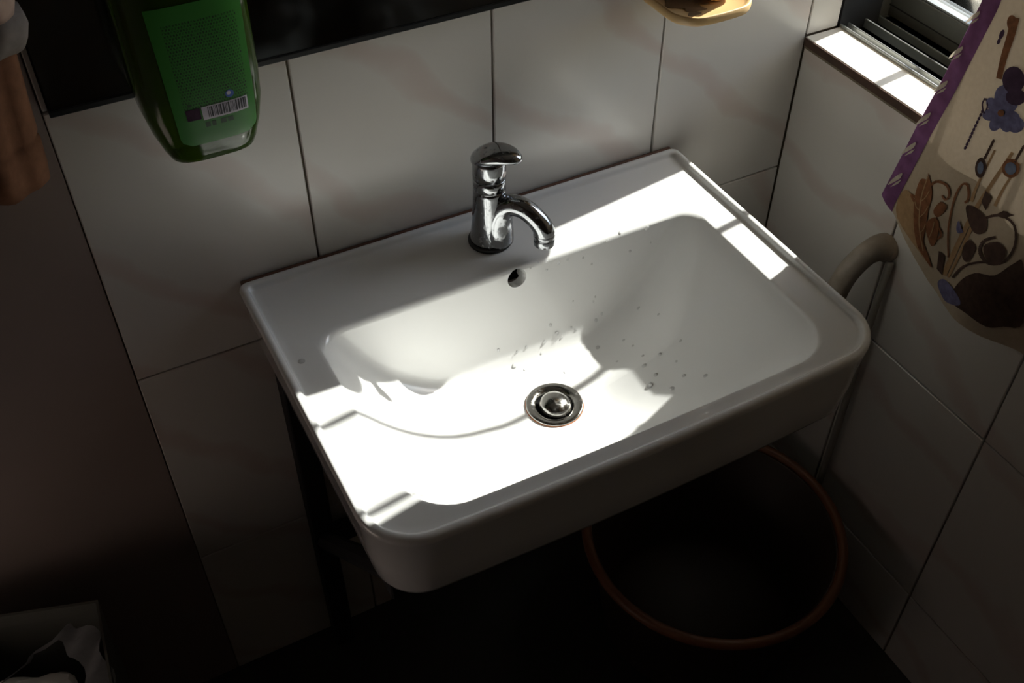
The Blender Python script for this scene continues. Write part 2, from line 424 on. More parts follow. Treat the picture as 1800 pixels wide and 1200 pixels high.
sash = obj('sash_rail', box(1.166, 1.196, y0w, y1w + .012, ZS - .012, ZS + .033, .0015), M['alu_dark'], win)
obj('sash_cap', box(1.170, 1.192, y0w, y1w + .012, ZS + .033, ZS + .036, .0008), M['alu'], sash)  # paler cap puts the rail's sunlit top into the colour
obj('sash_groove', box(1.1652, 1.1665, y0w, y1w + .012, ZS + .004, ZS + .0055), M['black_metal'], sash)
obj('pane', box(1.179, 1.183, y0w, y1w + .012, ZS + .035, WIN['z1'] - .02), M['glass'], sash)
gr = empty('security_grille', (1.25, -.114, ZS - .03))
tag(gr, 'iron bar grille outside the window above the terracotta ledge', 'window grille')
for k in range(8):
    y = -.114 - .13 * k
    obj('grille_bar', tube([(1.25, y, ZS - .08), (1.25, y, WIN['z1'] + .4)], .0065, 10), M['iron'], gr)
obj('grille_rail', box(1.243, 1.257, -1.06, -.10, ZS - .10, ZS - .08), M['iron'], gr)
# outside ledge with paving, seen through the pane
ledge = obj('floor_outside', box(1.215, 2.6, -1.9, .9, Z0 - .30, Z0 - .215), M['grout']); ledge['kind'] = 'structure'
for i in range(9):
    for j in range(4):
        obj('paving_tile', box(1.235 + j * .15, 1.235 + j * .15 + .145, -1.2 + i * .15, -1.2 + i * .15 + .145, Z0 - .216, Z0 - .20, .003), M['terracotta'], ledge)

# ------------------------------------------------------------------ washbasin
BX0, BX1, BYB, BYF = 0.141, 0.789, -0.0035, -0.4555
DRN = (0.4680, -0.230)
ZT = Z0 + 0.106          # top of the lip
ZD = Z0 + 0.098          # deck
DEPTH = 0.155
def outer(ins, z, bow=.008):
    return [Vector((x, y, z)) for x, y in rrect(BX0 + ins, BX1 - ins, BYB - ins, BYF + ins, max(.004, .011 - ins * .3), max(.012, .062 - ins), bow)]
OX0, OX1, OYB, OYF = 0.197, 0.733, -0.128, -0.4265
open_pts = rrect(OX0, OX1, OYB, OYF, .034, .062, .004)
hole_r = 0.031
def sm(k): k = max(0.0, min(1.0, k)); return k * k * (3 - 2 * k)
# how fast each side of the bowl drops: steep at the back, gentle at the sides
PR, PB, PL, PF = 1.75, 5.0, 2.4, 2.6
powers = []
for a_, b_ in ((PR, PB), (PB, PL), (PL, PF), (PF, PR)):
    powers += [a_ + (b_ - a_) * sm(i / 10) for i in range(11)] + [b_] * 13
def bowl(t, off=0.0, dz=0.0):
    x0, x1 = OX0 + (DRN[0] - hole_r - OX0) * t, OX1 + (DRN[0] + hole_r - OX1) * t
    yb, yf = OYB + (DRN[1] + hole_r - OYB) * t, OYF + (DRN[1] - hole_r - OYF) * t
    hm = min(x1 - x0, yb - yf) / 2 - 1e-4
    rb, rf = min(hm, .034 + .15 * t), min(hm, .062 + .08 * t)
    out = []
    for (px, py), pw in zip(rrect(x0, x1, yb, yf, rb, rf, .004 * (1 - t)), powers):
        d = DEPTH * (1 - (1 - t) ** pw) + .0045 * sm((t - .70) / .14)
        if off:
            v = Vector((px - DRN[0], py - DRN[1])); v.normalize(); px += v.x * off * (1 - t * .6); py += v.y * off * (1 - t * .6)
        out.append(Vector((px, py, ZD - .0005 - d + dz)))
    return out
rings = []
ts_in = [0.0, .004, .01, .02, .035, .055, .08, .11, .15, .2, .26, .33, .41, .5, .6, .7, .8, .88, .94, .975, 1.0]
for t in reversed([.02, .08, .2, .4, .6, .8, 1.0]):                 # underside of the bowl
    rings.append(bowl(t, .016, -.014))
SK = Z0 - .012
rings.append(outer(.030, ZD - .030)); rings.append(outer(.026, ZD - .05)); rings.append(outer(.026, SK + .006))
rings.append(outer(.0235, SK + .001)); rings.append(outer(.019, SK)); rings.append(outer(.0145, SK + .003)); rings.append(outer(.012, SK + .010))
rings.append(outer(.0065, SK + .05)); rings.append(outer(.003, ZT - .020)); rings.append(outer(.0004, ZT - .011))
rings.append(outer(0.0, ZT - .006)); rings.append(outer(.0012, ZT - .0022)); rings.append(outer(.0035, ZT - .0004)); rings.append(outer(.0065, ZT))
rings.append(outer(.0088, ZT - .0006)); rings.append(outer(.0104, ZT - .0024)); rings.append(outer(.0116, ZT - .0050)); rings.append(outer(.0130, ZD + .0010)); rings.append(outer(.0155, ZD + .0002)); rings.append(outer(.024, ZD))
# flat deck to the rolled edge of the bowl
def deck(k, dz):
    o = outer(.024, ZD)
    return [Vector((a.x + (b[0] - a.x) * k, a.y + (b[1] - a.y) * k, ZD + dz)) for a, b in zip(o, open_pts)]
rings.append(deck(.5, -.0002)); rings.append(deck(.82, -.0005)); rings.append(deck(.92, -.0009)); rings.append(deck(.97, -.0018))
def bowl_edge(t):
    r = bowl(t); return r
for t in ts_in[1:]:
    r = bowl(t)
    roll = -.0030 * max(0, 1 - t / .05)
    rings.append([Vector((p.x, p.y, p.z + roll)) for p in r])
bm = loft(rings, True, wrap=True)
bmesh.ops.recalc_face_normals(bm, faces=bm.faces[:])
basin = empty('washbasin', (0.465, -0.23, SK))
tag(basin, 'white ceramic rectangular washbasin fixed to the tiled wall, half in sunlight', 'sink')
body = obj('basin_body', bm, M['ceramic'], basin)
# overflow hole cut into the back wall of the bowl
cut_bm = bmesh.new()
bmesh.ops.create_cone(cut_bm, cap_ends=True, segments=28, radius1=.0135, radius2=.0135, depth=.060,
                      matrix=Matrix.Translation((0.4655, -.126, Z0 + .080)) @ Matrix.Rotation(math.radians(90 - 14), 4, 'X'))
cut = obj('cutter', cut_bm, None)
bpy.context.view_layer.update()
md = body.modifiers.new('hole', 'BOOLEAN'); md.operation = 'DIFFERENCE'; md.object = cut; md.solver = 'EXACT'
bpy.context.view_layer.update()
dg = bpy.context.evaluated_depsgraph_get()
me2 = bpy.data.meshes.new_from_object(body.evaluated_get(dg))
body.modifiers.clear(); body.data = me2; me2.name = 'basin_body'
bpy.data.objects.remove(cut)
me2.polygons.foreach_set('use_smooth', [True] * len(me2.polygons))
if hasattr(me2, 'set_sharp_from_angle'): me2.set_sharp_from_angle(angle=math.radians(50))
off_b = Vector((0.465, -0.23, SK))
basin_bvh = BVHTree.FromPolygons([v.co.copy() for v in me2.vertices], [list(p.vertices) for p in me2.polygons])
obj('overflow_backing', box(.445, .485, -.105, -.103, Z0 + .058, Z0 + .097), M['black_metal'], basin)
obj('sealant_bead', tube([(BX0 + .006, -.0042, ZT - .003), (0.3, -.0042, ZT - .003), (.465, -.0042, ZT - .003), (.6, -.0042, ZT - .003), (BX1 - .01, -.0042, ZT - .003)], .0038, 8), M['caulk'], basin)
# drain: flange, neck, dome stopper
ZF = ZD - DEPTH - .0060
drain = obj('drain_flange', lathe((*DRN, 0), [(.0238, ZF - .004), (.0243, ZF + .0005), (.026, ZF + .0028), (.031, ZF + .0042), (.036, ZF + .0046), (.0375, ZF + .0040), (.0378, ZF + .0010)], 56, False, False), M['steel'], basin, True)
obj('rust_ring', lathe((*DRN, 0), [(.0377, ZF + .0006), (.0377, ZF + .0024), (.0381, ZF + .0024), (.0384, ZF + .0012)], 56, False, False), M['rust'], drain, True)
obj('drain_neck', lathe((*DRN, 0), [(.0239, ZF + .0006), (.0236, ZF - .008), (.0232, ZF - .045)], 40, False, True), M['black_metal'], drain, True)
tb = bmesh.new()
lathe((0, 0, 0), [(.0165, -.012), (.0178, -.0105), (.0195, -.009), (.0195, -.0065), (.0190, -.0055), (.0188, -.002), (.0188, .0005), (.0180, .0030), (.015, .0060), (.010, .0084), (.005, .0095), (.0008, .0098)], 44, True, True, bm=tb)
stp = obj('stopper', tb, M['steel'], drain, True)
stp.scale = (1.13, 1.13, 1.1)
stp.location = Vector((DRN[0] + .001, DRN[1] - .002, ZF + .0035))
stp.rotation_euler = (math.radians(9), math.radians(7), 0)

# ------------------------------------------------------------------ faucet
FC = Vector((0.4605, -0.064))
th = math.radians(38)
fd = Vector((math.sin(th), -math.cos(th)))           # spout direction
fn = Vector((-fd.y, fd.x))
def fp(s, z, lat=0.0): return Vector((FC.x + fd.x * s + fn.x * lat, FC.y + fd.y * s + fn.y * lat, Z0 + z))
faucet = empty('faucet', (FC.x, FC.y, ZD))
tag(faucet, 'spotted chrome single-lever faucet with curved spout on the back of the washbasin', 'faucet')
obj('base_gasket', lathe((FC.x, FC.y, 0), [(.0265, ZD - .0005), (.0285, ZD + .0005), (.0288, ZD + .004), (.0275, ZD + .0062), (.024, ZD + .0064)], 40), M['black_rubber'], faucet, True)
obj('body', lathe((FC.x, FC.y, 0), [(.0262, ZD + .006), (.0258, ZD + .008), (.0240, ZD + .022), (.0225, ZD + .04), (.0214, ZD + .06), (.0208, ZD + .078), (.0206, ZD + .0835), (.0200, ZD + .0842), (.0200, ZD + .0850), (.0206, ZD + .0857), (.0206, ZD + .0985), (.0200, ZD + .0992), (.0193, ZD + .0996)], 48), M['chrome'], faucet, True)
obj('body_seam', lathe((FC.x, FC.y, 0), [(.0197, ZD + .0990), (.0197, ZD + .1012)], 48), M['black_rubber'], faucet, True)
sp = spline([(.009, .104, .0225), (.0095, .122, .0215), (.0115, .140, .0190), (.018, .1555, .0162), (.030, .1640, .0142), (.046, .1640, .0132), (.060, .1565, .0130), (.0705, .1465, .0134), (.0752, .1380, .0138), (.0755, .1345, .0139)], 44)
obj('spout', tube([fp(s, z) for s, z, r in sp], [r for s, z, r in sp], 28), M['chrome'], faucet, True)
tip = fp(.0757, 0)
AZ = Z0 + .0085
aer = obj('aerator', lathe((tip.x, tip.y, 0), [(.0112, AZ + .1085), (.0128, AZ + .1088), (.0135, AZ + .1100), (.0135, AZ + .1188), (.0128, AZ + .1196), (.0128, AZ + .1204), (.0140, AZ + .1212), (.0140, AZ + .1268), (.0132, AZ + .1276)], 40), M['chrome'], faucet, True)
obj('aerator_mesh', lathe((tip.x, tip.y, 0), [(.0105, AZ + .1092), (.0105, AZ + .1080)], 24), M['black_rubber'], aer, True)
# handle: cap with a slanted lever plate overhanging towards the spout
obj('handle_cap', lathe((FC.x, FC.y, 0), [(.0196, ZD + .1008), (.0207, ZD + .1014), (.0209, ZD + .112), (.0208, ZD + .124), (.0195, ZD + .128)], 44), M['chrome'], faucet, True)
def lever_ring(scale, dz, drop):
    pts = []
    n = 44
    for i in range(n):
        a = 2 * PI * i / n
        c, s_ = math.cos(a), math.sin(a)
        if c >= 0: s, lat = .0435 * c ** .86 if c > 0 else 0, .0222 * (abs(s_) ** .95) * (1 - .18 * c)
        else: s, lat = .0228 * c, .0222 * abs(s_)
        s, lat = s * scale, (lat if s_ >= 0 else -lat) * scale
        zz = .2227 + .25 * s + .016 * (1 - ((s - .005) / .046) ** 2) - .0035 * (lat / .022) ** 2
        pts.append(fp(s, zz + dz - drop, lat))
    return pts
obj('lever', loft([lever_ring(.90, -.0085, 0), lever_ring(.985, -.0070, 0), lever_ring(1.0, -.0045, 0), lever_ring(.99, -.0020, 0), lever_ring(.93, .0002, 0), lever_ring(.8, .0018, 0), lever_ring(.55, .0030, 0), lever_ring(.25, .0036, 0)], True, True, True), M['chrome'], faucet, True)
ind = fp(.0205, .2075, 0)
b2 = bmesh.new(); bmesh.ops.create_cone(b2, cap_ends=True, segments=20, radius1=.0042, radius2=.0036, depth=.0012)
mk = obj('temperature_mark', b2, simple('mark_disc', (0.55, 0.45, 0.42), .4), faucet)
mk.location = ind - Vector((FC.x, FC.y, ZD)); mk.rotation_euler = Vector((fd.x, fd.y, .05)).to_track_quat('Z', 'Y').to_euler()

# ------------------------------------------------------------------ stand under the basin
stand = empty('basin_stand', (0.45, -0.22, 0))
tag(stand, 'black metal support frame under the washbasin', 'stand')
LX0, LX1, LY0, LY1 = .178, .715, -.028, -.400
ST = SK - .001                                        # the basin's skirt rests on the frame
for lx in (LX0, LX1):
    obj('leg', box(lx - .016, lx + .016, LY0 - .014, LY0 + .018, 0, ST, .002), M['black_metal'], stand)
    obj('side_rail', box(lx - .016, lx + .016, LY1 - .014, LY0 - .014, ST - .03, ST, .002), M['black_metal'], stand)
    obj('brace', tube([(lx, LY1 + .02, ST - .028), (lx, LY0 - .01, ST - .40)], .014, 8), M['black_metal'], stand)
obj('cross_rail', box(LX0 + .016, LX1 - .016, LY1 - .014, LY1 + .014, ST - .03, ST, .002), M['black_metal'], stand)
obj('cross_rail', box(LX0 + .016, LX1 - .016, LY0 - .012, LY0 + .012, ST - .42, ST - .39, .002), M['black_metal'], stand)

# ------------------------------------------------------------------ mirror
mir = empty('wall_mirror', (0.33, 0, Z0 + .39))
tag(mir, 'dark reflecting mirror on the tiled wall behind the green bottle', 'mirror')
obj('glass', box(0.003, .70, -.0125, -.006, Z0 + .394, Z0 + 1.0), M['mirror'], mir)
obj('backing', box(0.001, .702, -.0062, -.0005, Z0 + .388, Z0 + 1.002), M['mirror_edge'], mir)
obj('bottom_strip', box(0.001, .702, -.0145, -.0062, Z0 + .3875, Z0 + .3945, .001), M['mirror_edge'], mir)

# ------------------------------------------------------------------ green bottle in a wall ring
BC = Vector((0.1385, -0.068)); BZ = Z0 + 0.352
bot = empty('soap_bottle', (BC.x, BC.y, BZ))
tag(bot, 'translucent green liquid soap bottle with printed label hanging before the mirror', 'bottle')
def oct_ring(hw, hd, z, cx=0.0, n=48, e=3.6):
    pts = []
    for i in range(n):
        a = 2 * PI * i / n + .001
        c, s = math.cos(a), math.sin(a)
        k = (abs(c) ** e + abs(s) ** e) ** (-1 / e)
        pts.append(Vector((BC.x + cx + hw * c * k, BC.y + hd * s * k, z)))
    return pts
prof = [(.030, .020, 0), (.040, .032, 0), (.0435, .036, .002), (.047, .039, .010), (.0535, .042, .030), (.0585, .044, .055), (.0605, .0445, .085), (.061, .0445, .14), (.0605, .044, .175), (.056, .040, .20), (.042, .024, .222), (.022, .018, .234), (.016, .016, .24), (.016, .016, .262)]
rg = []
for hw, hd, z in prof:
    e = 3.6 if z < .2 else 2.2
    rg.append(oct_ring(hw, hd, BZ + z, 0.0, 48, e))
obj('bottle_body', loft(rg, True, True, True), M['bottle'], bot, True)
capb = obj('cap', lathe((BC.x, BC.y, 0), [(.018, BZ + .258), (.0195, BZ + .260), (.0195, BZ + .285), (.017, BZ + .288), (.006, BZ + .289), (.006, BZ + .31), (.012, BZ + .312), (.012, BZ + .322)], 28), M['bottle_cap'], bot, True)
# label wrapped on the front face
def front_y(hw, hd, dx, e=3.6):
    k = max(0.0, 1 - (abs(dx) / hw) ** e) ** (1 / e); return BC.y - hd * k
def prof_at(z):
    for (a, b, z0), (c, d, z1) in zip(prof, prof[1:]):
        if z0 <= z <= z1 and z1 > z0:
            t = (z - z0) / (z1 - z0); return a + (c - a) * t, b + (d - b) * t
    return prof[-1][:2]
def lab_pt(u, v, off=.0006):
    """u 0..1 across the label, v 0..1 up"""
    z = .024 + .145 * v
    hw, hd = prof_at(z)
    half = .0385 + .006 * v
    dx = .006 - half + 2 * half * u
    return Vector((BC.x + dx, front_y(hw, hd, dx) - off, BZ + z))
def patch(name, u0, u1, v0, v1, mat, parent, off=.0006, nu=10, nv=14, rad=0.0, uv=False):
    bm = bmesh.new(); g = []
    for j in range(nv + 1):
        row = []
        for i in range(nu + 1):
            u = u0 + (u1 - u0) * i / nu; v = v0 + (v1 - v0) * j / nv
            if rad:    # rounded lower corners
                du = min(u - u0, u1 - u); dv = v - v0
                r = rad
                if dv < r * .6:
                    lim = r * (1 - math.sqrt(max(0, 1 - ((r * .6 - dv) / (r * .6)) ** 2)))
                    um = (u0 + u1) / 2; sc = ((u1 - u0) / 2 - lim) / ((u1 - u0) / 2); u = um + (u - um) * sc
            row.append((bm.verts.new(lab_pt(u, v, off)), u, v))
        g.append(row)
    lay = bm.loops.layers.uv.new('UVMap')
    for j in range(nv):
        for i in range(nu):
            q = [g[j][i], g[j][i + 1], g[j + 1][i + 1], g[j + 1][i]]
            f = bm.faces.new([a[0] for a in q])
            for lp, a in zip(f.loops, q): lp[lay].uv = (a[1], a[2] * 1.75)
    return obj(name, bm, mat, parent, True)
lab = patch('label', 0, 1, 0, 1, M['label'], bot, rad=.12, nv=30)
patch('barcode_patch', .33, .90, .185, .285, M['print_white'], lab, .0009)
random.seed(3)
u = .40
bars = bmesh.new()
k = 0
while u < .87:
    wd = random.choice([.006, .009, .014, .020])
    z0_, z1_ = .20, .278
    q = [lab_pt(u, z0_, .0012), lab_pt(u + wd, z0_, .0012), lab_pt(u + wd, z1_, .0012), lab_pt(u, z1_, .0012)]
    bars.faces.new([bars.verts.new(p) for p in q]); u += wd + random.choice([.006, .009, .013])
obj('barcode_lines', bars, M['print_black'], lab)
patch('dark_print_box', .14, .31, .20, .285, M['plum_print'], lab, .0009, 4, 4)
patch('print_glyphs', .34, .40, .128, .165, M['print_darkgreen'], lab, .0009, 2, 2)
patch('print_glyphs', .42, .47, .128, .165, M['print_darkgreen'], lab, .0009, 2, 2)
patch('print_glyphs', .53, .60, .130, .165, M['print_darkgreen'], lab, .0009, 2, 2)
patch('print_glyphs', .62, .69, .130, .165, M['print_darkgreen'], lab, .0009, 2, 2)
patch('print_glyphs', .18, .23, .305, .325, M['print_darkgreen'], lab, .0009, 2, 2)
bm = bmesh.new()
def disc(bm, cu, cv, ru, off, n=18):
    bm.faces.new([bm.verts.new(lab_pt(cu + ru * math.cos(2 * PI * i / n), cv + ru * .55 * math.sin(2 * PI * i / n), off)) for i in range(n)])
disc(bm, .695, .335, .052, .0009); em = obj('blue_emblem', bm, M['print_blue'], lab)
bm = bmesh.new(); disc(bm, .685, .342, .026, .0012); obj('emblem_ring', bm, M['print_white'], em)
# steel ring bracket that carries the bottle by its neck (above the picture)
brk = empty('bottle_bracket', (BC.x, -.013, BZ + .243))
tag(brk, 'steel wall ring carrying the green bottle by its neck', 'bracket')
obj('ring', tube([(BC.x + .0185 * math.cos(2 * PI * i / 28), BC.y + .0185 * math.sin(2 * PI * i / 28), BZ + .2455) for i in range(29)], .0022, 8, False), M['steel'], brk, True)
obj('arm', tube([(BC.x, BC.y + .0185, BZ + .2455), (BC.x, -.014, BZ + .2455)], .003, 8), M['steel'], brk, True)
obj('plate', box(BC.x - .02, BC.x + .02, -.0155, -.0125, BZ + .225, BZ + .265, .001), M['steel'], brk)

# ------------------------------------------------------------------ soap rack near the window; unseen upper tier added for its shadow
rack = empty('soap_rack', (.77, 0, Z0 + .35))
tag(rack, 'cream yellow plastic soap rack on the tiled wall beside the window', 'soap rack')
def tray(z, x0, x1, yf, name, rf=.030):
    pts = lambda ins, zz: [Vector((x, y, zz)) for x, y in rrect(x0 + ins, x1 - ins, -.001 - ins * .2, yf + ins, .006, rf - ins * .5, .006, 6, 6)]
    return obj(name, loft([pts(.006, z), pts(.001, z + .003), pts(0, z + .006), pts(0, z + .0135), pts(.001, z + .0145), pts(.003, z + .0145), pts(.005, z + .012), pts(.008, z + .0095), pts(.03, z + .009)], True, True, True), M['tray'], rack, True)
RX0, RX1, RY = .708, .825, -.090
low = tray(Z0 + .342, RX0, RX1, RY, 'tray')
bm = bmesh.new()
random.seed(11)
for cx, cy, r in ((.735, -.04, .018), (.748, -.062, .012), (.738, -.072, .008), (.765, -.052, .009), (.785, -.045, .006), (.76, -.028, .016)):
    vs_ = [bm.verts.new((cx + r * (1 + .35 * math.sin(3 * a + cx * 90)) * math.cos(a), cy + r * (1 + .3 * math.sin(2 * a + cy * 70)) * math.sin(a) * .9, Z0 + .3517 + .0004 * random.random())) for a in [2 * PI * i / 22 for i in range(22)]]
    bm.faces.new(vs_)
obj('soap_scum', bm, M['tray_stain'], low)
tray(Z0 + .600, .70, .90, RY - .035, 'tray', .060)  # unseen upper tier, added to shade the left deck of the basin
for x in (RX0 + .008, RX1 - .008):
    obj('post', box(x - .004, x + .004, -.010, -.002, Z0 + .345, Z0 + .64, .001), M['tray'], rack)

obj('shadow_plate', box(.70, .988, -.056, -.002, Z0 + .598, Z0 + .606, .002), M['tray'], rack)  # unseen plate, added to close the shadow left of the faucet
cup = empty('shadow_cup', (.785, -.047, Z0 + .3515))  # unseen cup, added for its shadow on deck and bowl
tag(cup, 'unseen cream cup added on the soap rack to cast shadow on the washbasin', 'cup')
obj('shadow_cup_wall', lathe((.785, -.048, 0), [(.012, Z0 + .3520), (.015, Z0 + .354), (.026, Z0 + .40), (.046, Z0 + .50), (.0445, Z0 + .501), (.022, Z0 + .36)], 32), M['tray'], cup, True)
tb_ = empty('shadow_brush', (.79, -.06, Z0 + 0.4860))  # unseen brush, added to cast a finger of shadow in the bowl
tag(tb_, 'unseen blue brush added across the cup to cast a thin shadow into the bowl', 'shadow_brush')
obj('handle', tube([(.786, -.008, Z0 + 0.5230), (.787, -.035, Z0 + 0.5070), (.788, -.065, Z0 + 0.4890), (.789, -.088, Z0 + 0.4750)], [.006, .0075, .0075, .006], 10), M['brush'], tb_, True)
obj('head', tube([(.789, -.086, Z0 + 0.4770), (.789, -.094, Z0 + 0.4720), (.789, -.108, Z0 + 0.4630), (.789, -.118, Z0 + 0.4570)], [.006, .009, .0105, .008], 10), M['brush'], tb_, True)
obj('bristles', box(.7845, .7935, -.115, -.094, Z0 + 0.4680, Z0 + 0.4770), M['bristle'], tb_)

# ------------------------------------------------------------------ curtain
def lerp_table(T, x):
    if x <= T[0][0]: return T[0][1]
    for (a, b), (c, d) in zip(T, T[1:]):
        if x <= c: return b + (d - b) * (x - a) / (c - a)
    return T[-1][1]
XC = 0.985
def yz(px, py): p = at(px, py, 0, XC); return p.y, p.z - Z0
edge = [yz(1551, 340), yz(1580, 285), yz(1612, 222), yz(1652, 150), yz(1690, 75), yz(1728, 0)]
EDGE = [(z, y) for y, z in edge]
zt, yt = EDGE[-1]; EDGE.append((1.46, yt - .05))
hem = [yz(1551, 340), yz(1580, 382), yz(1610, 432), yz(1642, 495), yz(1668, 528), yz(1700, 552), yz(1750, 585), yz(1800, 612)]
HEM = [(-y, z) for y, z in hem]
HEM += [(.56, HEM[-1][1] + .004), (.66, HEM[-1][1] - .01), (.9, HEM[-1][1] - .004), (1.15, HEM[-1][1])]
ZTOP = 1.44
def curtain_pt(u, v):
    yb = -(.2232 + (1.12 - .2232) * u)
    zb = lerp_table(HEM, -yb)
    z = zb + (ZTOP - zb) * v
    ye = lerp_table(EDGE, z)
    y = ye - (1.12 + ye) * u
    amp = .016 * min(1.0, u * 5) * (.55 + .45 * (1 - v))
    ph = u * 38 + .9 * math.sin(u * 9)
    x = XC - .006 * min(1, u * 8) - amp * (1 - math.cos(ph)) * .5 - .004 * math.sin(v * 5 + u * 3) * min(1, u * 4)
    return Vector((x, y, z + Z0))
NU, NV = 130, 60
cur = empty('curtain', (XC, -.6, Z0 + .05))
tag(cur, 'beige window curtain with floral print and purple edge trim', 'curtain')
bm = bmesh.new()
G = [[bm.verts.new(curtain_pt((i / NU) ** 1.25, j / NV)) for i in range(NU + 1)] for j in range(NV + 1)]
for j in range(NV):
    for i in range(NU):
        bm.faces.new((G[j][i], G[j][i + 1], G[j + 1][i + 1], G[j + 1][i]))
cloth_o = obj('cloth', bm, M['curtain'], cur, True)
cbvh = BVHTree.FromPolygons([v.co.copy() for v in cloth_o.data.vertices], [list(p.vertices) for p in cloth_o.data.polygons])
obj('curtain_rod', tube([(XC - .005, -.18, Z0 + ZTOP + .004), (XC - .005, -1.16, Z0 + ZTOP + .004)], .006, 12), M['steel'], cur, True)
def on_cloth(px, py, off=.0012):
    d = ray(px, py)
    loc, nor, idx, dist = cbvh.ray_cast(CAM, d)
    if loc is None: loc = at(px, py, 0, XC)
    return loc + Vector((-off, -off * .3, off * .2))
def trim_strip():
    bm = bmesh.new(); rows = []
    for j in range(70):
        v = j / 69 * .62
        L_ = []
        for k in range(7):
            u = .030 * k / 6
            p = curtain_pt(u, v); L_.append(bm.verts.new(p + Vector((-.0010 - .0022 * math.sin(PI * k / 6), 0, 0))))
        rows.append(L_)
    for a, b in zip(rows, rows[1:]):
        for i in range(6): bm.faces.new((a[i], a[i + 1], b[i + 1], b[i]))
    return bm
trim = obj('purple_trim', trim_strip(), M['purple'], cur, True)
# cream leaf wraps printed across the trim
def smooth(P, k=4):
    n = len(P); out = []
    for i in range(n):
        a, b, c, d = P[i - 1], P[i], P[(i + 1) % n], P[(i + 2) % n]
        for j in range(k):
            t = j / k
            out.append(tuple(0.5 * (2 * b[q] + (c[q] - a[q]) * t + (2 * a[q] - 5 * b[q] + 4 * c[q] - d[q]) * t * t + (3 * b[q] - a[q] - 3 * c[q] + d[q]) * t ** 3) for q in (0, 1)))
    return out
def decal(name, polys, mat, parent, off=.0016):
    bm = bmesh.new()                                   # drawn flat first, refined, then laid onto the folds of the cloth
    for P in polys:
        if 5 <= len(P) < 16: P = smooth(P)
        try: bm.faces.new([bm.verts.new((x, y, 0)) for x, y in P])
        except ValueError: pass
    bmesh.ops.triangulate(bm, faces=bm.faces[:])
    for _ in range(4):
        long_e = [e for e in bm.edges if e.calc_length() > 9]
        if not long_e: break
        bmesh.ops.subdivide_edges(bm, edges=long_e, cuts=1)
        bmesh.ops.triangulate(bm, faces=[f for f in bm.faces if len(f.verts) > 3])
    for v in bm.verts: v.co = on_cloth(v.co.x, v.co.y, off)
    return obj(name, bm, mat, parent)
def ribbon(pts, w0, w1=None, n=24):
    w1 = w0 if w1 is None else w1
    P = spline(pts, n); out = []
    for i in range(n):
        (ax, ay), (bx, by) = P[i], P[i + 1]
        dx, dy = bx - ax, by - ay; L = math.hypot(dx, dy) or 1
        nx, ny = -dy / L, dx / L
        wa = w0 + (w1 - w0) * i / n; wb = w0 + (w1 - w0) * (i + 1) / n
        out.append([(ax + nx * wa, ay + ny * wa), (ax - nx * wa, ay - ny * wa), (bx - nx * wb, by - ny * wb), (bx + nx * wb, by + ny * wb)])
    return out
def oval(cx, cy, rx, ry, ang=0, n=16):
    c, s = math.cos(ang), math.sin(ang)
    return [(cx + rx * math.cos(2 * PI * i / n) * c - ry * math.sin(2 * PI * i / n) * s, cy + rx * math.cos(2 * PI * i / n) * s + ry * math.sin(2 * PI * i / n) * c) for i in range(n)]
for cx, cy in ((1576, 314), (1600, 260), (1626, 208), (1656, 152), (1683, 92), (1713, 30)):
    decal('leaf_wrap', [[(cx - 12, cy + 9), (cx - 2, cy - 3), (cx + 13, cy - 12), (cx + 10, cy - 3), (cx - 1, cy + 4)], [(cx - 8, cy + 13), (cx + 3, cy + 4), (cx + 12, cy + 0), (cx + 6, cy + 7)]], M['cream_print'], trim, .0056)
def zz(L): return [(x / 2.552 + 1530, y / 2.552 + 150) for x, y in L]
# russet scroll leaf
polys = [zz([(228, 420), (205, 480), (196, 560), (198, 640), (212, 715), (240, 765), (275, 815), (262, 760), (240, 700), (250, 640), (262, 560), (278, 500), (276, 450), (262, 392), (258, 420)]),
         zz([(250, 620), (290, 590), (310, 620), (300, 690), (280, 720), (262, 690)]), zz([(285, 560), (318, 520), (345, 545), (325, 575), (300, 590)])]
polys += ribbon(zz([(262, 455), (300, 430), (345, 448), (356, 490), (338, 512), (324, 492)]), 2.6, 1.4)
polys += ribbon(zz([(352, 770), (352, 640), (378, 510), (412, 445), (438, 448), (442, 505), (426, 525)]), 1.4, 2.2)
polys += ribbon(zz([(205, 500), (185, 488), (200, 520)]), 2)
polys += ribbon(zz([(300, 690), (320, 670), (310, 640)]), 2)
decal('russet_scroll', polys, M['orange_print'], cloth_o)
vein = ribbon(zz([(262, 405), (232, 500), (222, 620), (240, 740)]), 1.0) + ribbon(zz([(228, 520), (250, 500), (268, 470)]), .8) + ribbon(zz([(222, 590), (245, 570), (262, 540)]), .8) + ribbon(zz([(224, 660), (240, 645), (250, 620)]), .8) + ribbon(zz([(226, 560), (210, 545), (203, 520)]), .8) + ribbon(zz([(262, 690), (280, 650), (290, 610)]), .8)
decal('leaf_veins', vein, M['amber_print'], cloth_o, .0022)['kind'] = 'stuff'
decal('amber_streaks', ribbon(zz([(640, 300), (560, 420), (470, 560), (400, 700), (330, 850)]), 3, 5) + ribbon(zz([(560, 290), (480, 450), (455, 520)]), 2, 3) + ribbon(zz([(672, 350), (600, 460), (560, 540)]), 2, 3) + ribbon(zz([(470, 600), (400, 760), (350, 860)]), 3, 2) + [zz([(150, 470), (200, 520), (200, 700), (255, 790), (120, 590)])], M['amber_print'], cloth_o, .0010)
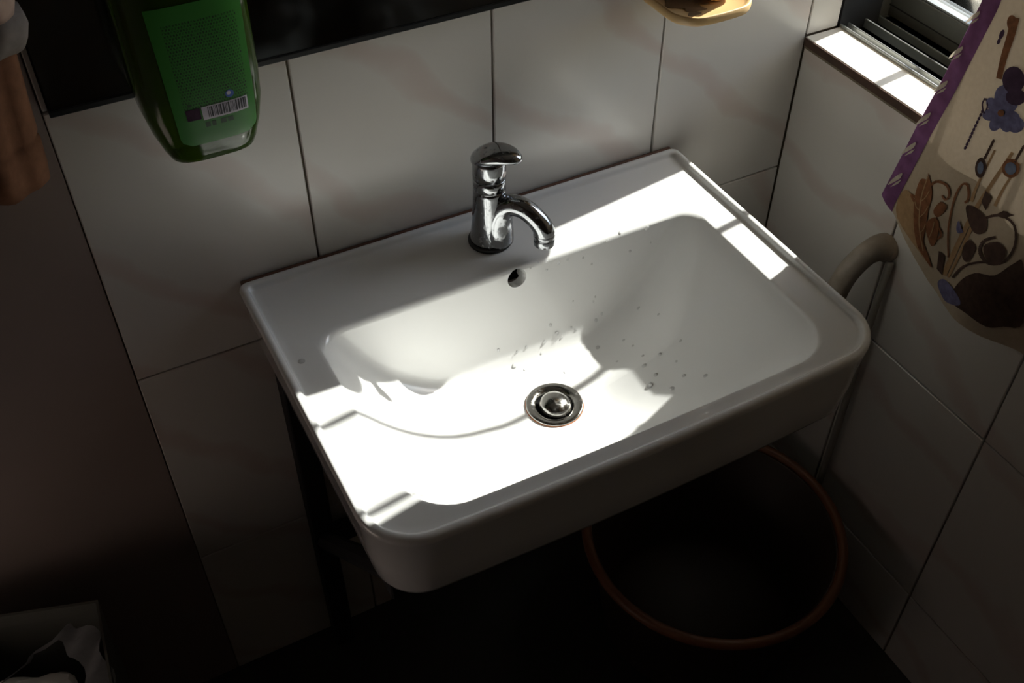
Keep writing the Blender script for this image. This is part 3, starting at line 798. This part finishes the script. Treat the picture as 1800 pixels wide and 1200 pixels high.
# blue flower
fl = zz([(590, 122)])[0]
pet = []
for k in range(7):
    a = 2 * PI * k / 7 + .3
    pet.append(oval(fl[0] + 17 * math.cos(a), fl[1] + 19 * math.sin(a), 17, 11, a))
flower = decal('blue_flower', pet + [oval(fl[0] + 12, fl[1] - 34, 20, 15, .4), oval(fl[0] + 24, fl[1] + 20, 17, 15, .2), oval(fl[0] - 2, fl[1] - 30, 10, 18, .2)], M['violet_print'], cloth_o, .0018)
decal('plum_petals', [oval(fl[0] + 26, fl[1] - 28, 18, 15), oval(fl[0] + 22, fl[1] - 58, 20, 24)], M['plum_print'], cloth_o, .0022)  # dark purple part of the printed flower
decal('flower_centre', [oval(fl[0], fl[1], 6, 6)], M['orange_print'], flower, .0028)
decal('garland', ribbon([(1786, 30), (1778, 62), (1766, 100), (1757, 138)], 8, 5) + [oval(1780, 40, 9, 14)], M['orange_print'], cloth_o, .0018)
# chains and pendants
ch = []
for i in range(11):
    t = i / 10; ch.append(oval(1728 + (1698 - 1728) * t, 195 + (259 - 195) * t, 2.4, 3.6, .4, 10))
ch += ribbon([(1733, 172), (1728, 182), (1731, 198), (1737, 186), (1734, 172)], 1.4)
ch += [oval(1762, 60, 4, 9, .4), oval(1757, 72, 3, 6, .4)]
decal('bead_chain', ch, M['plum_print'], cloth_o, .0018)['kind'] = 'stuff'
pend = []
for i in range(7):
    t = i / 6; pend.append(oval(1747 + (1733 - 1747) * t, 248 + (276 - 248) * t, 2.6, 4, .4, 10)); pend.append(oval(1800 + (1786 - 1800) * t, 258 + (282 - 258) * t, 2.6, 4, .4, 10))
decal('pendant_chain', pend, M['dark_print'], cloth_o, .0018)['kind'] = 'stuff'
pp = decal('pendant', [oval(1725, 294, 10, 18, .1)], M['dark_print'], cloth_o, .0018)
decal('pendant_stone', [oval(1725, 294, 5.5, 11, .1)], M['slate_print'], pp, .0026)
pp = decal('pendant', [oval(1778, 295, 16, 17)], M['orange_print'], cloth_o, .0018)
decal('pendant_stone', [oval(1778, 295, 10, 11)], M['slate_print'], pp, .0026)
# dark foliage at the bottom
dk = ribbon(zz([(500, 600), (580, 580), (648, 625), (650, 720), (600, 790), (530, 795), (492, 745), (512, 695), (565, 680)]), 2.2, 2.8) + ribbon(zz([(370, 860), (420, 810), (500, 790), (560, 800)]), 2) \
    + [zz([(432, 540), (470, 545), (520, 590), (524, 640), (500, 665), (465, 655), (440, 600)]), zz([(560, 580), (600, 560), (650, 580), (600, 595)]), zz([(520, 470), (545, 500), (520, 560), (500, 520)]), zz([(510, 720), (570, 700), (610, 740), (590, 790), (530, 790)]),
       zz([(420, 720), (450, 690), (470, 740), (440, 790), (415, 770)]), zz([(310, 740), (335, 760), (325, 850), (300, 820)])] + ribbon(zz([(425, 720), (450, 700), (470, 730), (450, 760)]), 2.4)
decal('dark_foliage', dk, M['dark_print'], cloth_o, .0018)
decal('dark_foliage', [zz([(360, 960), (400, 880), (470, 840), (560, 850), (640, 800), (689, 800), (689, 1060), (600, 1080), (520, 1080), (430, 1020)])], M['dark_print'], cloth_o, .0014)
decal('violet_bud', [zz([(305, 880), (340, 870), (400, 950), (400, 985), (345, 970), (318, 930)])], M['violet_print'], cloth_o, .002)
decal('violet_bud', [zz([(388, 640), (398, 605), (412, 640), (420, 655), (398, 662)])], M['violet_print'], cloth_o, .002)

# ------------------------------------------------------------------ pipe elbow and hose on the right wall
pe = empty('drain_pipe', (1.0, -.245, Z0 - .0))
tag(pe, 'dirty white pipe elbow coming out of the right wall beside the washbasin', 'pipe')
ex = .985
path = spline([(1.002, -.2435, .012), (.985, -.2425, .016), (.965, -.240, .010), (.948, -.236, -.012), (.940, -.232, -.040), (.936, -.230, -.075), (.932, -.228, -.16)], 30)
obj('elbow', tube([(x, y, z + Z0) for x, y, z in path], [.0165 + .003 * math.exp(-((i - 4) / 4) ** 2) for i in range(31)], 20), M['pipe'], pe, True)
obj('wall_collar', tube([(1.0005, -.2435, Z0 + .012), (.992, -.2435, Z0 + .013)], .021, 20), M['pipe'], pe, True)
obj('hose', tube([(x, y, z + Z0) for x, y, z in spline([(.993, -.262, .0), (.988, -.265, -.04), (.984, -.268, -.12), (.984, -.27, -.3), (.984, -.27, -.5), (.984, -.27, -.71)], 24)], .0055, 10), M['hose'], pe, True)

# ------------------------------------------------------------------ tub on the floor
tub = empty('plastic_tub', (.745, -.285, 0))
tag(tub, 'dark round plastic tub with orange-brown rim on the floor below the washbasin', 'tub')
TZ = Z0 - .45
obj('tub_wall', lathe((.745, -.285, 0), [(.14, .001), (.150, .002), (.165, .03), (.196, TZ - .01), (.200, TZ - .002), (.194, TZ - .004), (.160, .04), (.145, .012), (.01, .010)], 56, True, True), M['tub'], tub, True)
obj('tub_rim', tube([(.745 + .205 * math.cos(2 * PI * i / 64), -.285 + .205 * math.sin(2 * PI * i / 64), TZ) for i in range(65)], .0085, 10, False), M['tub_rim'], tub, True)

# ------------------------------------------------------------------ waste bin with plastic bags, bottom left
bin_ = empty('waste_bin', (-.235, -.2, 0))
tag(bin_, 'grey open waste bin holding crumpled plastic bags below the hanging towel', 'waste bin')
top = [(-.143, -.105), (-.318, -.050), (-.345, -.290), (-.160, -.330)]
RZ = Z0 - .25
def quad_ring(k, z, ins=0.0, n=8):
    c = Vector((sum(p[0] for p in top) / 4, sum(p[1] for p in top) / 4)); out = []
    for i in range(4):
        a, b = Vector(top[i]), Vector(top[(i + 1) % 4])
        for j in range(n):
            t = (j + .0) / n; p = a + (b - a) * t; q = c + (p - c) * (k - ins)
            out.append(Vector((q.x, q.y, z)))
    return out
obj('bin_body', loft([quad_ring(.78, .001), quad_ring(.80, .01), quad_ring(1.0, RZ - .004), quad_ring(1.0, RZ), quad_ring(.965, RZ), quad_ring(.94, RZ - .02), quad_ring(.76, .02)], True, True, True), M['bin'], bin_)
def crumple(name, c, rx, ry, rz, seed, mat, label):
    random.seed(seed); bm = bmesh.new()
    bmesh.ops.create_icosphere(bm, subdivisions=4, radius=1)
    dirs = [(Vector((random.gauss(0, 1), random.gauss(0, 1), random.gauss(0, 1))).normalized(), random.uniform(.15, .5)) for _ in range(26)]
    for v in bm.verts:
        d = v.co.normalized(); k = 1.0
        for q, a in dirs:
            s = d.dot(q)
            if s > .62: k -= a * (s - .62) * (1.4 if a > .3 else -1.0)
        v.co = Vector((c[0] + d.x * k * rx, c[1] + d.y * k * ry, c[2] + d.z * k * rz))
    return tag(obj(name, bm, mat), label, 'plastic bag', 'plastic bags in the bin')
crumple('plastic_bag', (-.245, -.215, RZ - .042), .070, .075, .042, 5, M['bag_pale'], 'pale crumpled plastic bag lying in the grey waste bin')
# bag handle strap looping up out of the bin
hp = spline([(-.275, -.150, RZ - .03), (-.235, -.150, RZ + .0), (-.195, -.145, RZ + .014), (-.172, -.165, RZ + .010), (-.168, -.205, RZ - .005), (-.172, -.25, RZ - .03)], 26)
bm = bmesh.new(); rows = []
for i, p in enumerate(hp):
    wd = .016 + .005 * math.sin(i * .9)
    rows.append([bm.verts.new((p[0] + dx * wd, p[1] + dx * wd * .5, p[2] + .004 * math.sin(i * 1.3 + dx * 2))) for dx in (-1, -.4, .3, 1)])
for a, b in zip(rows, rows[1:]):
    for i in range(3): bm.faces.new((a[i], a[i + 1], b[i + 1], b[i]))
bmesh.ops.solidify(bm, geom=bm.faces[:], thickness=.0015)
tag(obj('plastic_bag', bm, M['bag'], None, True), 'dark grey bag strap looping over the pale bag in the bin', 'plastic bag', 'plastic bags in the bin')

# ------------------------------------------------------------------ towel hanging at the left
tw = empty('towel', (-.06, -.10, Z0 + .35))
tag(tw, 'brown towel tied in the middle, hanging at the left of the mirror', 'towel')
def towel_ring(z, x0, x1, yc, d, ph, n=40):
    out = []
    for i in range(n):
        a = 2 * PI * i / n
        k = 1 + .10 * math.sin(5 * a + ph) + .06 * math.sin(9 * a - ph * 1.7)
        out.append(Vector((.004 + (x0 + x1) / 2 + (x1 - x0) / 2 * math.cos(a) * (1 + .03 * math.sin(7 * a + ph)), yc + d * math.sin(a) * k, Z0 + z + .035)))
    return out
TWY = -.10
lower = [(.342, -.085, -.030, .020), (.346, -.105, -.0225, .030), (.365, -.115, -.020, .036), (.39, -.115, -.0185, .037), (.392, -.113, -.021, .034), (.398, -.114, -.0185, .037), (.43, -.112, -.0165, .036), (.47, -.105, -.0130, .034), (.49, -.095, -.010, .030), (.50, -.080, -.005, .026)]
rg = []
for i, (z, x0, x1, d) in enumerate(lower):
    rg.append(towel_ring(z, x0, x1, TWY, d, z * 8))
obj('lower_cloth', loft(rg, True, True, True), M['towel'], tw, True)
upper = [(.495, -.085, -.006, .027), (.515, -.088, .001, .030), (.58, -.085, .0, .030), (.64, -.080, -.004, .028), (.72, -.07, -.012, .022), (.80, -.055, -.022, .012)]
rg = [towel_ring(z, x0, x1, TWY, d, z * 9 + 1) for z, x0, x1, d in upper]
obj('upper_cloth', loft(rg, True, True, True), M['towel_pattern'], tw, True)
obj('tie_band', loft([towel_ring(.478, -.092, -.0035, TWY, .030, 4), towel_ring(.486, -.090, .0010, TWY, .034, 4.3), towel_ring(.498, -.088, .0055, TWY, .034, 4.6), towel_ring(.508, -.086, .0030, TWY, .031, 5)], True, True, True), M['towel_tie'], tw, True)
obj('hanger_hook', tube([(-.038, TWY, Z0 + .79), (-.038, TWY, Z0 + .83), (-.038, TWY + .03, Z0 + .845), (-.038, .002, Z0 + .845)], .004, 10), M['steel'], tw, True)

# ------------------------------------------------------------------ water drops on the basin
drops = [(960, 35, 3), (870, 92, 3), (1150, 3, 5), (1030, 165, 3), (590, 225, 3), (525, 248, 4), (445, 238, 3), (385, 245, 2), (700, 212, 3), (445, 297, 2.5), (330, 285, 2), (785, 485, 2.5), (770, 520, 3),
         (630, 515, 2), (1090, 565, 3.5), (830, 605, 3.5), (790, 650, 4), (1230, 610, 3), (515, 742, 5), (470, 685, 4), (430, 800, 4), (300, 840, 3), (235, 872, 2.5), (215, 972, 4.5), (290, 1000, 3),
         (803, 842, 4.5), (405, 885, 2), (105, 860, 3.5), (1120, 900, 3), (1240, 890, 3.5), (1355, 940, 3), (1130, 970, 4), (1210, 1035, 4), (1410, 1040, 3.5), (1560, 1040, 4), (1170, 1110, 6), (1325, 1130, 5),
         (940, 940, 2.5), (985, 790, 3), (1050, 830, 3), (1385, 795, 3), (550, 770, 2.5), (615, 700, 2.5), (650, 715, 2.5), (570, 1015, 2.5), (1175, 105, 2), (760, 255, 2.5), (-1280, 940, 6)]
bmd = bmesh.new()
lathe((0, 0, 0), [(1.0, 0.0), (.97, .12), (.85, .27), (.62, .41), (.32, .49), (.02, .51)], 14, False, True, bm=bmd)
med = bpy.data.meshes.new('water_drop'); bmd.to_mesh(med); bmd.free(); med.materials.append(M['water'])
med.polygons.foreach_set('use_smooth', [True] * len(med.polygons))
random.seed(21)
for zx, zy, r in drops:
    px, py = zx / 4 + 850, zy / 4 + 400
    loc, nor, idx, dist = basin_bvh.ray_cast(CAM, ray(px, py))
    if loc is None: continue
    if nor.dot(ray(px, py)) > 0: nor = -nor
    o = bpy.data.objects.new('water_drop', med); COL.objects.link(o)
    s = r / 1500.0
    o.scale = (s * random.uniform(.85, 1.0), s * random.uniform(1.0, 1.35), s)
    o.rotation_euler = nor.to_track_quat('Z', 'Y').to_euler()
    o.location = loc - nor * .0001
    if zx < 0: lb, g = 'large lone water drop on the left deck of the washbasin', None
    elif py < 455: lb, g = 'small water drop at the back edge of the bowl, right of the faucet', 'water drops at the back edge'
    elif px > 1045: lb, g = 'small water drop in the shaded right half of the bowl', 'water drops in the shaded half'
    elif py > 590: lb, g = 'small water drop on the sunlit bowl floor above the drain', 'water drops above the drain'
    else: lb, g = 'small water drop on the back slope of the bowl, right of the overflow hole', 'water drops on the back slope'
    tag(o, lb, 'water drop', g)
